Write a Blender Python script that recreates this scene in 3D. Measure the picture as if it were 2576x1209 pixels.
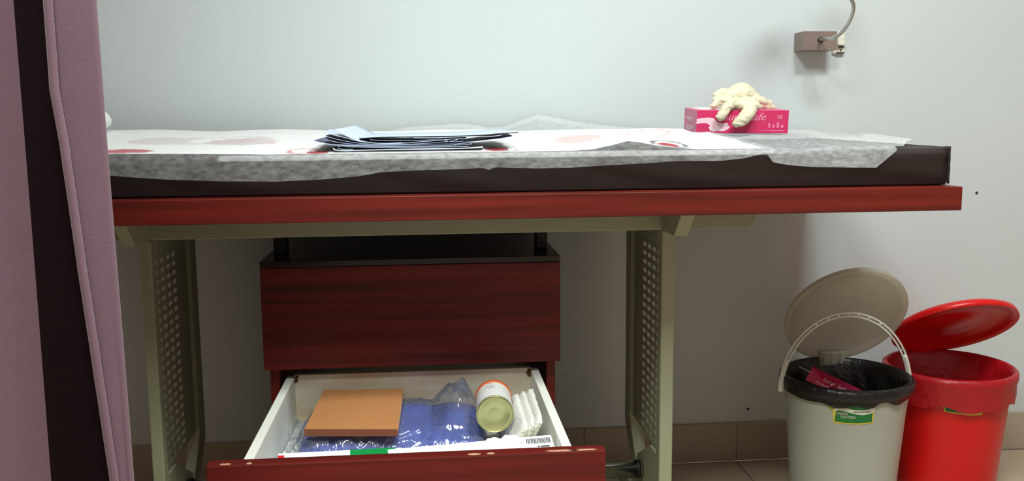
import bpy, bmesh, math, random
import numpy as np
from mathutils import Vector, Matrix, noise
random.seed(7)
scene = bpy.context.scene
for o in list(bpy.data.objects):
    bpy.data.objects.remove(o)
col = scene.collection
PI = math.pi

# ------------------------------------------------------------------ camera
F_PX, PITCH, YAW, ROLL, EYE = 2350.0, .1371, .0889, .0087, .9039
cy_, sy_, cp_, sp_ = math.cos(YAW), math.sin(YAW), math.cos(PITCH), math.sin(PITCH)
fw = np.array([sy_*cp_, cy_*cp_, -sp_]); rt0 = np.array([cy_, -sy_, 0.]); dn0 = np.cross(fw, rt0)
rt = math.cos(ROLL)*rt0 + math.sin(ROLL)*dn0
dn = -math.sin(ROLL)*rt0 + math.cos(ROLL)*dn0
cam_d = bpy.data.cameras.new('camera'); cam = bpy.data.objects.new('camera', cam_d); col.objects.link(cam)
cam_d.sensor_fit = 'HORIZONTAL'; cam_d.sensor_width = 36; cam_d.lens = F_PX/2576*36
cam_d.clip_start = .02
cam.matrix_world = Matrix(((rt[0], -dn[0], -fw[0], 0), (rt[1], -dn[1], -fw[1], 0), (rt[2], -dn[2], -fw[2], EYE), (0, 0, 0, 1)))
scene.camera = cam
def ray(px, py):
    return fw + rt*(px-1288)/F_PX + dn*(py-604.5)/F_PX
def at_y(px, py, Y):
    v = ray(px, py); k = Y/v[1]
    return np.array([v[0]*k, Y, EYE+v[2]*k])
def at_z(px, py, Z):
    v = ray(px, py); k = (Z-EYE)/v[2]
    return np.array([v[0]*k, v[1]*k, Z])

# ------------------------------------------------------------------ light
vs = scene.view_settings
vs.view_transform = 'Standard'; vs.look = 'None'; vs.gamma = 1; vs.use_curve_mapping = False
vs.exposure = 0.0
world = bpy.data.worlds.new('room_light'); scene.world = world; world.use_nodes = True
bg = world.node_tree.nodes['Background']; bg.inputs[0].default_value = (1, .80, .69, 1); bg.inputs[1].default_value = .35
def area(name, loc, target, sx, sy, power, color):
    l = bpy.data.lights.new(name, 'AREA'); l.shape = 'RECTANGLE'; l.size = sx; l.size_y = sy; l.energy = power; l.color = color
    o = bpy.data.objects.new(name, l); col.objects.link(o); o.location = loc
    o.rotation_euler = (Vector(target)-Vector(loc)).to_track_quat('-Z', 'Y').to_euler()
    return o
area('ceiling_panel_lamp', (.85, .70, 2.5), (.75, 1.0, 0), .5, .3, 42, (.93, 1, .985))
area('ceiling_panel_lamp', (-.2, .2, 2.55), (-.15, .6, 0), .6, .5, 46, (.9, 1, .95))
area('ceiling_panel_lamp', (1.9, -.3, 2.55), (1.7, 0, 0), .6, .6, 1, (.9, .97, 1))

# ------------------------------------------------------------------ materials
MATS = {}
def lin(c):
    return tuple((x/12.92 if x <= .04045 else ((x+.055)/1.055)**2.4) for x in [v/255 for v in c])
class NT:
    def __init__(s, name):
        m = bpy.data.materials.new(name); m.use_nodes = True; s.m = m; s.t = m.node_tree
        s.p = s.t.nodes['Principled BSDF']; s.out = s.t.nodes['Material Output']
    def n(s, kind, **kw):
        nd = s.t.nodes.new(kind)
        for k, v in kw.items():
            if k.startswith('i_'):
                key = k[2:]; key = int(key) if key.isdigit() else key.replace('_', ' ')
                nd.inputs[key].default_value = v
            else: setattr(nd, k, v)
        return nd
    def l(s, a, b): s.t.links.new(a, b)
def rgba(c): return (c[0], c[1], c[2], 1)
def mat(name, color, rough=.5, metal=0, var=.0, vscale=(8, 8, 8), color2=None, bump=0, bscale=60, spec=.5, detail=3, **kw):
    if name in MATS: return MATS[name]
    t = NT(name); p = t.p
    p.inputs['Roughness'].default_value = rough; p.inputs['Metallic'].default_value = metal
    p.inputs['Specular IOR Level'].default_value = spec
    for k, v in kw.items(): p.inputs[k.replace('_', ' ')].default_value = v
    c2 = color2 if color2 else tuple(max(0, x*(1-var)) for x in color)
    if var > 0 or color2:
        tc = t.n('ShaderNodeTexCoord'); mp = t.n('ShaderNodeMapping'); mp.inputs['Scale'].default_value = vscale
        nz = t.n('ShaderNodeTexNoise'); nz.inputs['Scale'].default_value = 1; nz.inputs['Detail'].default_value = detail
        rp = t.n('ShaderNodeValToRGB'); rp.color_ramp.elements[0].position = .3; rp.color_ramp.elements[1].position = .7
        rp.color_ramp.elements[0].color = rgba(c2); rp.color_ramp.elements[1].color = rgba(color)
        t.l(tc.outputs['Object'], mp.inputs[0]); t.l(mp.outputs[0], nz.inputs[0]); t.l(nz.outputs[0], rp.inputs[0]); t.l(rp.outputs[0], p.inputs['Base Color'])
    else: p.inputs['Base Color'].default_value = rgba(color)
    if bump:
        tc = t.n('ShaderNodeTexCoord'); nz = t.n('ShaderNodeTexNoise'); nz.inputs['Scale'].default_value = bscale; nz.inputs['Detail'].default_value = 4
        b = t.n('ShaderNodeBump'); b.inputs['Strength'].default_value = bump; b.inputs['Distance'].default_value = .01
        t.l(tc.outputs['Object'], nz.inputs[0]); t.l(nz.outputs[0], b.inputs['Height']); t.l(b.outputs[0], p.inputs['Normal'])
    MATS[name] = t.m
    return t.m
M_WALL = mat('wall_paint', lin((205, 213, 213)), .55, var=.03, vscale=(2, 2, 2), bump=.02, bscale=40, spec=.3)
M_FLOOR = mat('floor_tile', lin((182, 166, 142)), .35, var=.12, vscale=(5, 5, 5))
M_SKIRT = mat('skirting_tile', lin((172, 160, 140)), .35, var=.14, vscale=(4, 9, 9))
M_GROUT = mat('grout', lin((105, 92, 78)), .8)
M_CREAM = mat('cream_powder_coat', lin((158, 160, 132)), .45, var=.04, vscale=(6, 6, 6))
M_MAHOG = mat('mahogany_laminate', lin((118, 34, 23)), .45, spec=.3, color2=lin((78, 22, 16)), vscale=(1.6, 14, 46), detail=6)
M_MAHOG2 = mat('dark_mahogany_laminate', lin((122, 34, 27)), .45, spec=.3, color2=lin((66, 18, 15)), vscale=(1.3, 14, 44), detail=6)
M_CHIP = mat('chipped_chipboard', lin((205, 160, 125)), .8, var=.3, vscale=(200, 200, 200))
M_PEDTOP = mat('black_brown_laminate', lin((38, 26, 25)), .25, var=.1)
M_BLACKM = mat('black_metal', lin((24, 22, 22)), .5)
M_CHROME = mat('chrome', lin((200, 200, 195)), .12, 1)
M_STEEL = mat('brushed_steel', lin((190, 190, 185)), .25, 1)
M_MATT = mat('brown_vinyl', lin((44, 34, 32)), .55, var=.15, vscale=(3, 3, 3), spec=.3)
M_WHITEB = mat('white_melamine', lin((244, 246, 236)), .4, var=.05, vscale=(9, 9, 9))
M_BACKB = mat('stained_drawer_back', lin((226, 216, 196)), .5, color2=lin((192, 168, 134)), vscale=(7, 7, 16))
M_RUST = mat('brown_stain', lin((90, 55, 30)), .8)
M_BOOK = mat('orange_card', lin((192, 132, 82)), .6, var=.04, vscale=(20, 20, 20))
M_BOOKSP = mat('brown_binding', lin((128, 72, 50)), .6)
M_PAPER = mat('white_paper', lin((238, 240, 236)), .6)
M_LEAF = mat('leaflet_pale_blue', lin((195, 208, 232)), .35)
M_LEAFD = mat('leaflet_dark_print_and_shade', lin((42, 46, 58)), .35)  # dark tops and undersides also paint the shade in the pile's gaps
M_LEAFB = mat('leaflet_blue_print', lin((84, 100, 170)), .35)
M_LEAFN = mat('leaflet_navy_print', lin((48, 56, 92)), .4)
M_INK = mat('ink_black', lin((40, 42, 44)), .5)
M_GREENINK = mat('green_print', lin((10, 140, 70)), .4)
M_REDINK = mat('red_print', lin((220, 40, 40)), .4)
M_BLUE = mat('blue_cloth', lin((52, 88, 196)), .7, color2=lin((38, 62, 172)), vscale=(14, 14, 14), bump=.3, bscale=90)
M_GOLD = mat('gold_lacquered_tin', lin((206, 206, 150)), .3, .75, var=.12, vscale=(20, 20, 20))
M_ORANGE = mat('orange_cap', lin((205, 95, 50)), .5)
M_GAUZE = mat('cotton_gauze', lin((240, 240, 232)), .9, bump=.5, bscale=300)
M_GAUZE2 = mat('cotton_edge', lin((226, 220, 200)), .95, bump=.8, bscale=250)
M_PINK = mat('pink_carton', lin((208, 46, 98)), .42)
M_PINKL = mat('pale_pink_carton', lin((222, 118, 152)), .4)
M_PINKW = mat('pink_white_print', lin((244, 205, 218)), .45)
M_PINKT = mat('pink_lettering', lin((238, 160, 188)), .45)
M_PINKM = mat('mid_pink_print', lin((232, 122, 160)), .45)
M_LATEX = mat('latex', lin((226, 219, 190)), .5, var=.05, vscale=(60, 60, 60), Subsurface_Weight=.12, Subsurface_Scale=.01)
M_LAMPBOX = mat('bronze_grey_metal', lin((150, 132, 124)), .4, .35, var=.08, vscale=(40, 40, 40))
M_SWITCH = mat('ivory_plastic', lin((232, 230, 214)), .4)
M_DARKPL = mat('dark_plastic', lin((60, 58, 55)), .5)
M_BINW = mat('white_bin_plastic', lin((176, 178, 166)), .38, var=.03, vscale=(6, 6, 6))
M_HANDLE = mat('white_handle_plastic', lin((216, 218, 208)), .35)
M_LIDW = mat('translucent_white_plastic', lin((226, 224, 214)), .42, var=.06, vscale=(14, 14, 14))
def translucent(m, fac, c):
    t = m.node_tree; out = t.nodes['Material Output']; p = t.nodes['Principled BSDF']
    tl = t.nodes.new('ShaderNodeBsdfTranslucent'); tl.inputs[0].default_value = rgba(c); mx = t.nodes.new('ShaderNodeMixShader'); mx.inputs[0].default_value = fac
    t.links.new(p.outputs[0], mx.inputs[1]); t.links.new(tl.outputs[0], mx.inputs[2]); t.links.new(mx.outputs[0], out.inputs[0])
translucent(M_LIDW, .62, lin((225, 220, 205)))
M_BINR = mat('red_bin_plastic', lin((212, 14, 16)), .32)
M_LINB = mat('black_bin_bag', lin((20, 18, 17)), .36, bump=.5, bscale=45)
M_LINR = mat('red_bin_bag', lin((172, 18, 30)), .36, bump=.35, bscale=40)
M_YELLOW = mat('yellow_print', lin((222, 198, 60)), .4)
M_GREEN = mat('sticker_green', lin((22, 118, 52)), .4)
M_LIME = mat('sticker_lime', lin((176, 180, 62)), .4)
M_STW = mat('sticker_white', lin((226, 228, 212)), .4)
M_STGREY = mat('sticker_grey_text', lin((140, 144, 132)), .5)
M_STRED = mat('sticker_red', lin((190, 70, 40)), .4)
M_TINLAB = mat('tin_paper_label', lin((226, 226, 222)), .5, var=.05, vscale=(30, 30, 30))
M_MAUVE = mat('mauve_curtain', lin((118, 90, 102)), .85, spec=.2, var=.06, vscale=(4, 4, 30), bump=.06, bscale=350, Sheen_Weight=.3)
M_PLUM = mat('dark_plum_curtain', lin((27, 14, 17)), .9, spec=.1, var=.12, vscale=(14, 14, 90), bump=.06, bscale=350)
M_PILLOW = mat('pillow_cotton', lin((236, 238, 234)), .8)
M_TISSUE = mat('tissue', lin((238, 240, 236)), .7)

def sheet_material(name, prints, alpha):
    t = NT(name); p = t.p
    p.inputs['Roughness'].default_value = .75; p.inputs['Specular IOR Level'].default_value = .2
    tc = t.n('ShaderNodeTexCoord'); sep = t.n('ShaderNodeSeparateXYZ'); t.l(tc.outputs['Object'], sep.inputs[0])
    prev = None; base = lin((240, 242, 242))
    nz = t.n('ShaderNodeTexNoise'); nz.inputs['Scale'].default_value = 55; nz.inputs['Detail'].default_value = 2
    t.l(tc.outputs['Object'], nz.inputs[0])
    for (cx, cy, rx, ry, colr, hole) in prints:
        def term(sock, c, r):
            a = t.n('ShaderNodeMath', operation='SUBTRACT'); t.l(sock, a.inputs[0]); a.inputs[1].default_value = c
            b = t.n('ShaderNodeMath', operation='DIVIDE'); t.l(a.outputs[0], b.inputs[0]); b.inputs[1].default_value = r
            q = t.n('ShaderNodeMath', operation='POWER'); 
            ab = t.n('ShaderNodeMath', operation='ABSOLUTE'); t.l(b.outputs[0], ab.inputs[0]); t.l(ab.outputs[0], q.inputs[0]); q.inputs[1].default_value = 2
            return q.outputs[0]
        s = t.n('ShaderNodeMath', operation='ADD'); t.l(term(sep.outputs[0], cx, rx), s.inputs[0]); t.l(term(sep.outputs[1], cy, ry), s.inputs[1])
        s2 = t.n('ShaderNodeMath', operation='MULTIPLY_ADD'); t.l(nz.outputs[0], s2.inputs[0]); s2.inputs[1].default_value = 1.1; s2.inputs[2].default_value = -.55
        s3 = t.n('ShaderNodeMath', operation='ADD'); t.l(s.outputs[0], s3.inputs[0]); t.l(s2.outputs[0], s3.inputs[1])
        mr = t.n('ShaderNodeMapRange'); t.l(s3.outputs[0], mr.inputs[0])
        mr.inputs[1].default_value = .8; mr.inputs[2].default_value = 1.05; mr.inputs[3].default_value = 1; mr.inputs[4].default_value = 0
        f = mr.outputs[0]
        if hole:
            mh = t.n('ShaderNodeMapRange'); t.l(s3.outputs[0], mh.inputs[0]); mh.inputs[1].default_value = .45; mh.inputs[2].default_value = .6
            mm = t.n('ShaderNodeMath', operation='MULTIPLY'); t.l(f, mm.inputs[0]); t.l(mh.outputs[0], mm.inputs[1]); f = mm.outputs[0]
        mx = t.n('ShaderNodeMix', data_type='RGBA'); t.l(f, mx.inputs[0])
        if prev is None: mx.inputs[6].default_value = rgba(base)
        else: t.l(prev, mx.inputs[6])
        mx.inputs[7].default_value = rgba(colr); prev = mx.outputs[2]
    if prev is None: p.inputs['Base Color'].default_value = rgba(base)
    else: t.l(prev, p.inputs['Base Color'])
    # thin non-woven fabric: lets part of what is behind show through
    n2 = t.n('ShaderNodeTexNoise'); n2.inputs['Scale'].default_value = 1; n2.inputs['Detail'].default_value = 5
    mp = t.n('ShaderNodeMapping'); mp.inputs['Scale'].default_value = (75, 75, 160); t.l(tc.outputs['Object'], mp.inputs[0]); t.l(mp.outputs[0], n2.inputs[0])
    m2 = t.n('ShaderNodeMapRange'); t.l(n2.outputs[0], m2.inputs[0]); m2.inputs[1].default_value = .3; m2.inputs[2].default_value = .7
    m2.inputs[3].default_value = alpha[0]; m2.inputs[4].default_value = alpha[1]
    t.l(m2.outputs[0], p.inputs['Alpha'])
    b = t.n('ShaderNodeBump'); b.inputs['Strength'].default_value = .15; b.inputs['Distance'].default_value = .004; t.l(n2.outputs[0], b.inputs['Height']); t.l(b.outputs[0], p.inputs['Normal'])
    return t.m
def film_material():
    t = NT('clear_plastic_film'); nt = t.t
    tr = t.n('ShaderNodeBsdfTransparent'); tr.inputs[0].default_value = (.95, .96, .97, 1)
    gl = t.n('ShaderNodeBsdfGlossy'); gl.inputs['Roughness'].default_value = .1
    df = t.n('ShaderNodeBsdfTranslucent'); df.inputs[0].default_value = (.8, .83, .84, 1)
    d2 = t.n('ShaderNodeBsdfDiffuse'); d2.inputs[0].default_value = (.8, .83, .84, 1)
    ad = t.n('ShaderNodeMixShader'); t.l(df.outputs[0], ad.inputs[1]); t.l(d2.outputs[0], ad.inputs[2])
    m1 = t.n('ShaderNodeMixShader'); m1.inputs[0].default_value = .21; t.l(tr.outputs[0], m1.inputs[1]); t.l(ad.outputs[0], m1.inputs[2])
    lw = t.n('ShaderNodeLayerWeight'); lw.inputs[0].default_value = .25
    mr = t.n('ShaderNodeMapRange'); t.l(lw.outputs['Fresnel'], mr.inputs[0]); mr.inputs[3].default_value = .12; mr.inputs[4].default_value = .7
    m2 = t.n('ShaderNodeMixShader'); t.l(mr.outputs[0], m2.inputs[0]); t.l(m1.outputs[0], m2.inputs[1]); t.l(gl.outputs[0], m2.inputs[2])
    t.l(m2.outputs[0], t.out.inputs[0])
    return t.m

# ------------------------------------------------------------------ builders
BASE = {}
def tag(o, label=None, cat=None, group=None, kind=None):
    if label: o['label'] = label
    if cat: o['category'] = cat
    if group: o['group'] = group
    if kind: o['kind'] = kind
    return o
def thing(name, base, label, cat, group=None):
    o = bpy.data.objects.new(name, None); col.objects.link(o); o.location = base; o.empty_display_size = .05
    BASE[o.name] = Vector(base); tag(o, label, cat, group); return o
def mesh(name, verts, faces, m, parent=None, base=None, smooth=False, mods=None):
    b = BASE[parent.name] if parent else Vector(base if base is not None else (0, 0, 0))
    me = bpy.data.meshes.new(name)
    me.from_pydata([tuple(float(v[i])-b[i] for i in range(3)) for v in verts], [], faces)
    ms = m if isinstance(m, (list, tuple)) else [m]
    for x in ms: me.materials.append(x)
    if smooth:
        for p in me.polygons: p.use_smooth = True
    me.update()
    o = bpy.data.objects.new(name, me); col.objects.link(o)
    if parent: o.parent = parent
    else: o.location = b
    BASE[o.name] = b
    return o
def bevel(o, w, seg=2):
    md = o.modifiers.new('bevel', 'BEVEL'); md.width = w; md.segments = seg; md.limit_method = 'ANGLE'; return o
def solid(o, t, off=0):
    md = o.modifiers.new('solid', 'SOLIDIFY'); md.thickness = t; md.offset = off; return o
BOXF = [(0, 3, 2, 1), (4, 5, 6, 7), (0, 1, 5, 4), (1, 2, 6, 5), (2, 3, 7, 6), (3, 0, 4, 7)]
def box(name, x0, x1, y0, y1, z0, z1, m, parent=None, base=None, bv=0, seg=2):
    v = [(x0, y0, z0), (x1, y0, z0), (x1, y1, z0), (x0, y1, z0), (x0, y0, z1), (x1, y0, z1), (x1, y1, z1), (x0, y1, z1)]
    o = mesh(name, v, BOXF, m, parent, base if base is not None else ((x0+x1)/2, (y0+y1)/2, z0))
    if bv: bevel(o, bv, seg)
    return o
def prism(name, poly, axis, a, b, m, parent=None, base=None, bv=0):
    """poly of 2-D points extruded along an axis ('x','y','z') from a to b"""
    def P(p, q): return (q, p[0], p[1]) if axis == 'x' else ((p[0], q, p[1]) if axis == 'y' else (p[0], p[1], q))
    n = len(poly); v = [P(p, a) for p in poly]+[P(p, b) for p in poly]
    f = [tuple(range(n)), tuple(range(2*n-1, n-1, -1))]+[(i, i+n, (i+1) % n+n, (i+1) % n) for i in range(n)]
    o = mesh(name, v, f, m, parent, base)
    bm = bmesh.new(); bm.from_mesh(o.data); bmesh.ops.recalc_face_normals(bm, faces=bm.faces); bm.to_mesh(o.data); bm.free()
    if bv: bevel(o, bv)
    return o
def grid(nu, nv, fn, closed_u=False):
    v = [fn(i/(nu if closed_u else nu-1), j/(nv-1)) for j in range(nv) for i in range(nu)]
    f = []
    for j in range(nv-1):
        for i in range(nu if closed_u else nu-1):
            k = (i+1) % nu; f.append((j*nu+i, j*nu+k, (j+1)*nu+k, (j+1)*nu+i))
    return v, f
def frames(pts):
    pts = [Vector(p) for p in pts]; T = []
    for i in range(len(pts)):
        a = pts[max(i-1, 0)]; b = pts[min(i+1, len(pts)-1)]; T.append((b-a).normalized())
    n = T[0].orthogonal().normalized(); N = []
    for t in T:
        n = (n-t*n.dot(t)).normalized(); N.append(n.copy())
    return pts, T, N
def tube_vf(pts, r, seg=10, off=0):
    pts, T, N = frames(pts); v = []; f = []
    for i, (p, t, n) in enumerate(zip(pts, T, N)):
        b = t.cross(n); rr = r[i] if isinstance(r, (list, tuple)) else r
        for k in range(seg):
            a = 2*PI*k/seg; v.append(p+(n*math.cos(a)+b*math.sin(a))*rr)
    L = len(pts)
    for i in range(L-1):
        for k in range(seg):
            f.append((off+i*seg+k, off+i*seg+(k+1) % seg, off+(i+1)*seg+(k+1) % seg, off+(i+1)*seg+k))
    f.append(tuple(off+k for k in range(seg-1, -1, -1))); f.append(tuple(off+(L-1)*seg+k for k in range(seg)))
    return v, f
def tube(name, pts, r, m, parent=None, base=None, seg=10):
    v, f = tube_vf(pts, r, seg); return mesh(name, v, f, m, parent, base, True)
def spline(pts, n=40):
    P = [Vector(p) for p in pts]; out = []
    L = len(P)-1
    for k in range(n+1):
        s = k/n*L; i = min(int(s), L-1); t = s-i
        p0 = P[max(i-1, 0)]; p1 = P[i]; p2 = P[i+1]; p3 = P[min(i+2, L)]
        out.append(.5*((2*p1)+(p2-p0)*t+(2*p0-5*p1+4*p2-p3)*t*t+(3*p1-p0-3*p2+p3)*t**3))
    return out
def lathe(name, prof, cx, cy, m, parent=None, base=None, seg=48, fn=None, smooth=True):
    """prof = [(r,z)]; fn(angle, j, r, z) may disturb"""
    v = []; f = []; n = len(prof)
    for j, (r, z) in enumerate(prof):
        for k in range(seg):
            a = 2*PI*k/seg; rr, zz = (r, z) if fn is None else fn(a, j, r, z)
            v.append((cx+rr*math.cos(a), cy+rr*math.sin(a), zz))
    for j in range(n-1):
        for k in range(seg):
            f.append((j*seg+k, j*seg+(k+1) % seg, (j+1)*seg+(k+1) % seg, (j+1)*seg+k))
    return mesh(name, v, f, m, parent, base, smooth)
def text_vf(body, size, shear=0):
    c = bpy.data.curves.new('txt', 'FONT'); c.body = body; c.size = size; c.shear = shear; c.align_x = 'CENTER'; c.align_y = 'CENTER'; c.resolution_u = 3
    o = bpy.data.objects.new('txt', c); col.objects.link(o); bpy.context.view_layer.update()
    me = bpy.data.meshes.new_from_object(o.evaluated_get(bpy.context.evaluated_depsgraph_get()))
    v = [tuple(x.co) for x in me.vertices]; f = [tuple(p.vertices) for p in me.polygons]
    bpy.data.objects.remove(o); bpy.data.curves.remove(c); bpy.data.meshes.remove(me)
    return v, f
def lettering(name, body, size, shear, mapfn, m, parent):
    v, f = text_vf(body, size, shear)
    return mesh(name, [mapfn(p[0], p[1]) for p in v], f, m, parent)
def nz(x, y, z=0): return noise.noise(Vector((x, y, z)))
def fbm(x, y, z=0, o=4): return noise.fractal(Vector((x, y, z)), 1.0, 2.0, o)

# ------------------------------------------------------------------ the setting
WY = 2.2764
wall = box('wall_back', -2.4, 2.6, WY, WY+.12, 0, 2.7, M_WALL, base=(0, WY, 0)); tag(wall, 'pale grey white painted plaster wall behind the couch', 'wall', kind='structure')
for px, py, r in ((2457, 485, .0042), (1882, 1028, .0042)):
    p = at_y(px, py, WY)
    v, f = tube_vf([(p[0], WY+.0005, p[2]), (p[0], WY-.0012, p[2])], [r, r*.8], 12); mesh('screw_hole', v, f, M_DARKPL, wall)
for (ax, ay), (bx_, by_) in (((1403, 928), (1434, 928)), ((1841, 687), (1855, 692))):
    a = at_y(ax, ay, WY); b = at_y(bx_, by_, WY)
    v, f = tube_vf([(a[0], WY, a[2]), (b[0], WY, b[2])], .0012, 6); mesh('scratch_mark', v, f, M_PAPER, wall)
floor = box('floor', -2.4, 2.6, -1.2, WY, -.05, -.004, M_GROUT, base=(0, 0, -.05)); tag(floor, 'beige ceramic tiled floor', 'floor', kind='structure')
TS = .4; tile_me = None
for i in range(-7, 5):
    for j in range(8):
        x = .782+i*TS; y = WY-.012-j*TS
        if x+TS < -2.0 or y < -1.0: continue
        if tile_me is None:
            o = box('tile', x+.0015, x+TS-.0015, y-TS+.0015, y-.0015, -.012, 0, M_FLOOR, base=(x+TS/2, y-TS/2, 0), bv=.001, seg=1); tile_me = o.data
        else:
            o = bpy.data.objects.new('tile', tile_me); col.objects.link(o)
            md = o.modifiers.new('bevel', 'BEVEL'); md.width = .001; md.segments = 1
        o.location = (x+TS/2, y-TS/2, .05); o.parent = floor
skirt = box('baseboard_back', -2.4, 2.6, WY-.006, WY-.0005, 0, .099, M_GROUT, base=(0, WY, 0)); tag(skirt, 'beige tile skirting along the foot of the wall', 'baseboard', kind='structure')
for i in range(-7, 5):
    x = .782+i*TS
    if x+TS < -2.0: continue
    box('tile', x+.0004, x+TS-.0004, WY-.012, WY-.001, .001, .1016, M_SKIRT, skirt, bv=.0012, seg=1)

# ------------------------------------------------------------------ couch table
TT = .764; DY = 1.5877; TB = 2.262; TX0, TX1 = -1.01, .9515
couch = thing('examination_table', (0, 1.93, 0), 'mahogany topped examination table with cream metal legs under the brown mattress', 'table')
top = box('tabletop', TX0, TX1, DY, TB, TT-.0425, TT, M_MAHOG, couch, bv=.0015)
ZB = .669; LEGX = ((.459, .4865), (-.5475, -.5245))
# long beam with slanted ends
prism('beam', [(-.73, TT-.0425), (-.695, ZB), (.632, ZB), (.642, ZB+.004), (.668, TT-.0425)], 'y', 1.802, 1.835, M_CREAM, couch, bv=.002)
for li, (x0, x1) in enumerate(LEGX):
    inner = x0 if x0 > 0 else x1
    box('leg_post', x0, x1, 1.80, 1.83, .045, ZB-.0005, M_CREAM, couch, bv=.003)
    prism('leg_post', [(2.085, ZB-.0005), (2.135, ZB-.0005), (2.135, .17), (2.06, .095), (2.06, .045), (2.02, .045), (2.02, .12), (2.085, .19)], 'x', x0, x1, M_CREAM, couch, bv=.002)
    box('top_rail', x0, x1, 1.83, 2.085, ZB-.03, ZB-.0005, M_CREAM, couch, bv=.002)
    prism('bottom_rail', [(1.83, .06), (1.83, .19), (1.90, .19), (2.02, .125), (2.02, .06)], 'x', x0+.004, x1-.004, M_CREAM, couch)
    # support arms under the top, front one with its slanted light end
    prism('support_arm', [(1.802, ZB-.0005), (1.802, TT-.0426), (1.655, TT-.0426), (1.711, ZB-.0005)], 'x', x0, x1, M_CREAM, couch, bv=.002)
    prism('support_arm', [(1.835, ZB), (1.835, TT-.0426), (2.2, TT-.0426), (2.15, ZB)], 'x', x0, x1, M_CREAM, couch, bv=.002)
    box('foot', x0-.004, x1+.004, 1.66, 2.2, 0, .045, M_CREAM, couch, bv=.006)
    # perforated sheet: rows of slots cut through
    ys = [1.8315, 1.848]
    for k in range(4): ys += [ys[-1]+.026, ys[-1]+.026+.015]
    ys[-1] = 2.0; ys.append(2.084)
    zs = [.195, .205]
    while zs[-1]+.0193 < .632: zs += [zs[-1]+.0098, zs[-1]+.0193]
    zs += [ZB-.031]
    xx = inner+(.010 if inner > 0 else -.010); v = []; f = []; idx = {}
    for a, y in enumerate(ys):
        for b, z in enumerate(zs): idx[a, b] = len(v); v.append((xx, y, z))
    for a in range(len(ys)-1):
        for b in range(len(zs)-1):
            if 1 <= a <= 8 and a % 2 == 1 and 1 <= b < len(zs)-2 and b % 2 == 1: continue
            f.append((idx[a, b], idx[a+1, b], idx[a+1, b+1], idx[a, b+1]))
    solid(mesh('perforated_panel', v, f, M_CREAM, couch), .0015)
tube('crossbar', [(-.535, 1.965, .112), (.472, 1.965, .112)], .019, M_CHROME, couch, seg=20)
for x in (-.52, .452): tube('crossbar_collar', [(x-.004, 1.965, .112), (x+.004, 1.965, .112)], .0205, M_BLACKM, couch, seg=20)

# ------------------------------------------------------------------ mattress
MT = .832
def build_mattress():
    y0, y1, z0, z1, r = 1.612, 2.262, TT+.001, MT, .012
    sec = []
    for (cyy, cz, a0) in ((y0+r, z0+.004, 180), (y1-r, z0+.004, 270), (y1-r, z1-r, 0), (y0+r, z1-r, 90)):
        rr = r if a0 in (0, 90) else .004
        for k in range(5):
            a = math.radians(a0+k*22.5); sec.append((cyy+rr*math.cos(a), cz+rr*math.sin(a)))
    pts = []
    for i in range(len(sec)):
        a = sec[i]; b = sec[(i+1) % len(sec)]; d = math.hypot(b[0]-a[0], b[1]-a[1]); n = 8 if d > .03 else 1
        if d > .3: n = 20
        for k in range(n): pts.append((a[0]+(b[0]-a[0])*k/n, a[1]+(b[1]-a[1])*k/n))
    n = len(pts); V = []; Fc = []; nx = 130; cyy, cz = (y0+y1)/2, (z0+z1)/2
    xe = .9395
    for i in range(nx+1):
        x = -.99+(xe+.99)*i/nx
        e = max(0, (x-(xe-.010))/.010); k = 1-.012*e**2
        for (y, z) in pts:
            yy = cyy+(y-cyy)*k; zz = z
            if y < y0+.02 and z > z0+.006:   # diagonal drag folds on the front face
                s = (x*9+(z-z0)*22); yy += -.0034*max(0, math.sin(s*1.7+1.5*nz(x*3, z*9)))*min(1, (z-z0)*40)
            if z > z1-.003: zz += .0012*nz(x*9, y*9)
            if x > xe-.02 and z > z0+.01: x2 = x+.0035*nz(y*30, z*70, 3)*e
            else: x2 = x
            if e > 0 and z > z1-.002 and y < y0+.03: zz += .003*e
            V.append((x2, yy, zz))
    for i in range(nx):
        for k in range(n): Fc.append((i*n+k, i*n+(k+1) % n, (i+1)*n+(k+1) % n, (i+1)*n+k))
    Fc.append(tuple(range(n-1, -1, -1))); Fc.append(tuple(nx*n+k for k in range(n)))
    o = mesh('mattress', V, Fc, M_MATT, None, (0, 1.93, TT), True)
    bm = bmesh.new(); bm.from_mesh(o.data); bmesh.ops.recalc_face_normals(bm, faces=bm.faces)
    for fc in bm.faces:
        if len(fc.verts) > 4: fc.smooth = False
    bm.to_mesh(o.data); bm.free()
    tag(o, 'dark brown vinyl mattress on the red wooden examination table', 'mattress')
    return o
mattress = build_mattress()
# piping along the right end of the mattress
pp = [(.938, y, MT-.001+.001*nz(y*20, 1)) for y in np.linspace(1.62, 2.255, 40)]
tube('piping', pp, .0028, M_MATT, mattress, seg=8)
pp = [(.938+.002*nz(z*60, 4), 1.6145, z) for z in np.linspace(TT+.004, MT+.003, 14)]
tube('piping', pp, .0026, M_MATT, mattress, seg=8)

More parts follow.
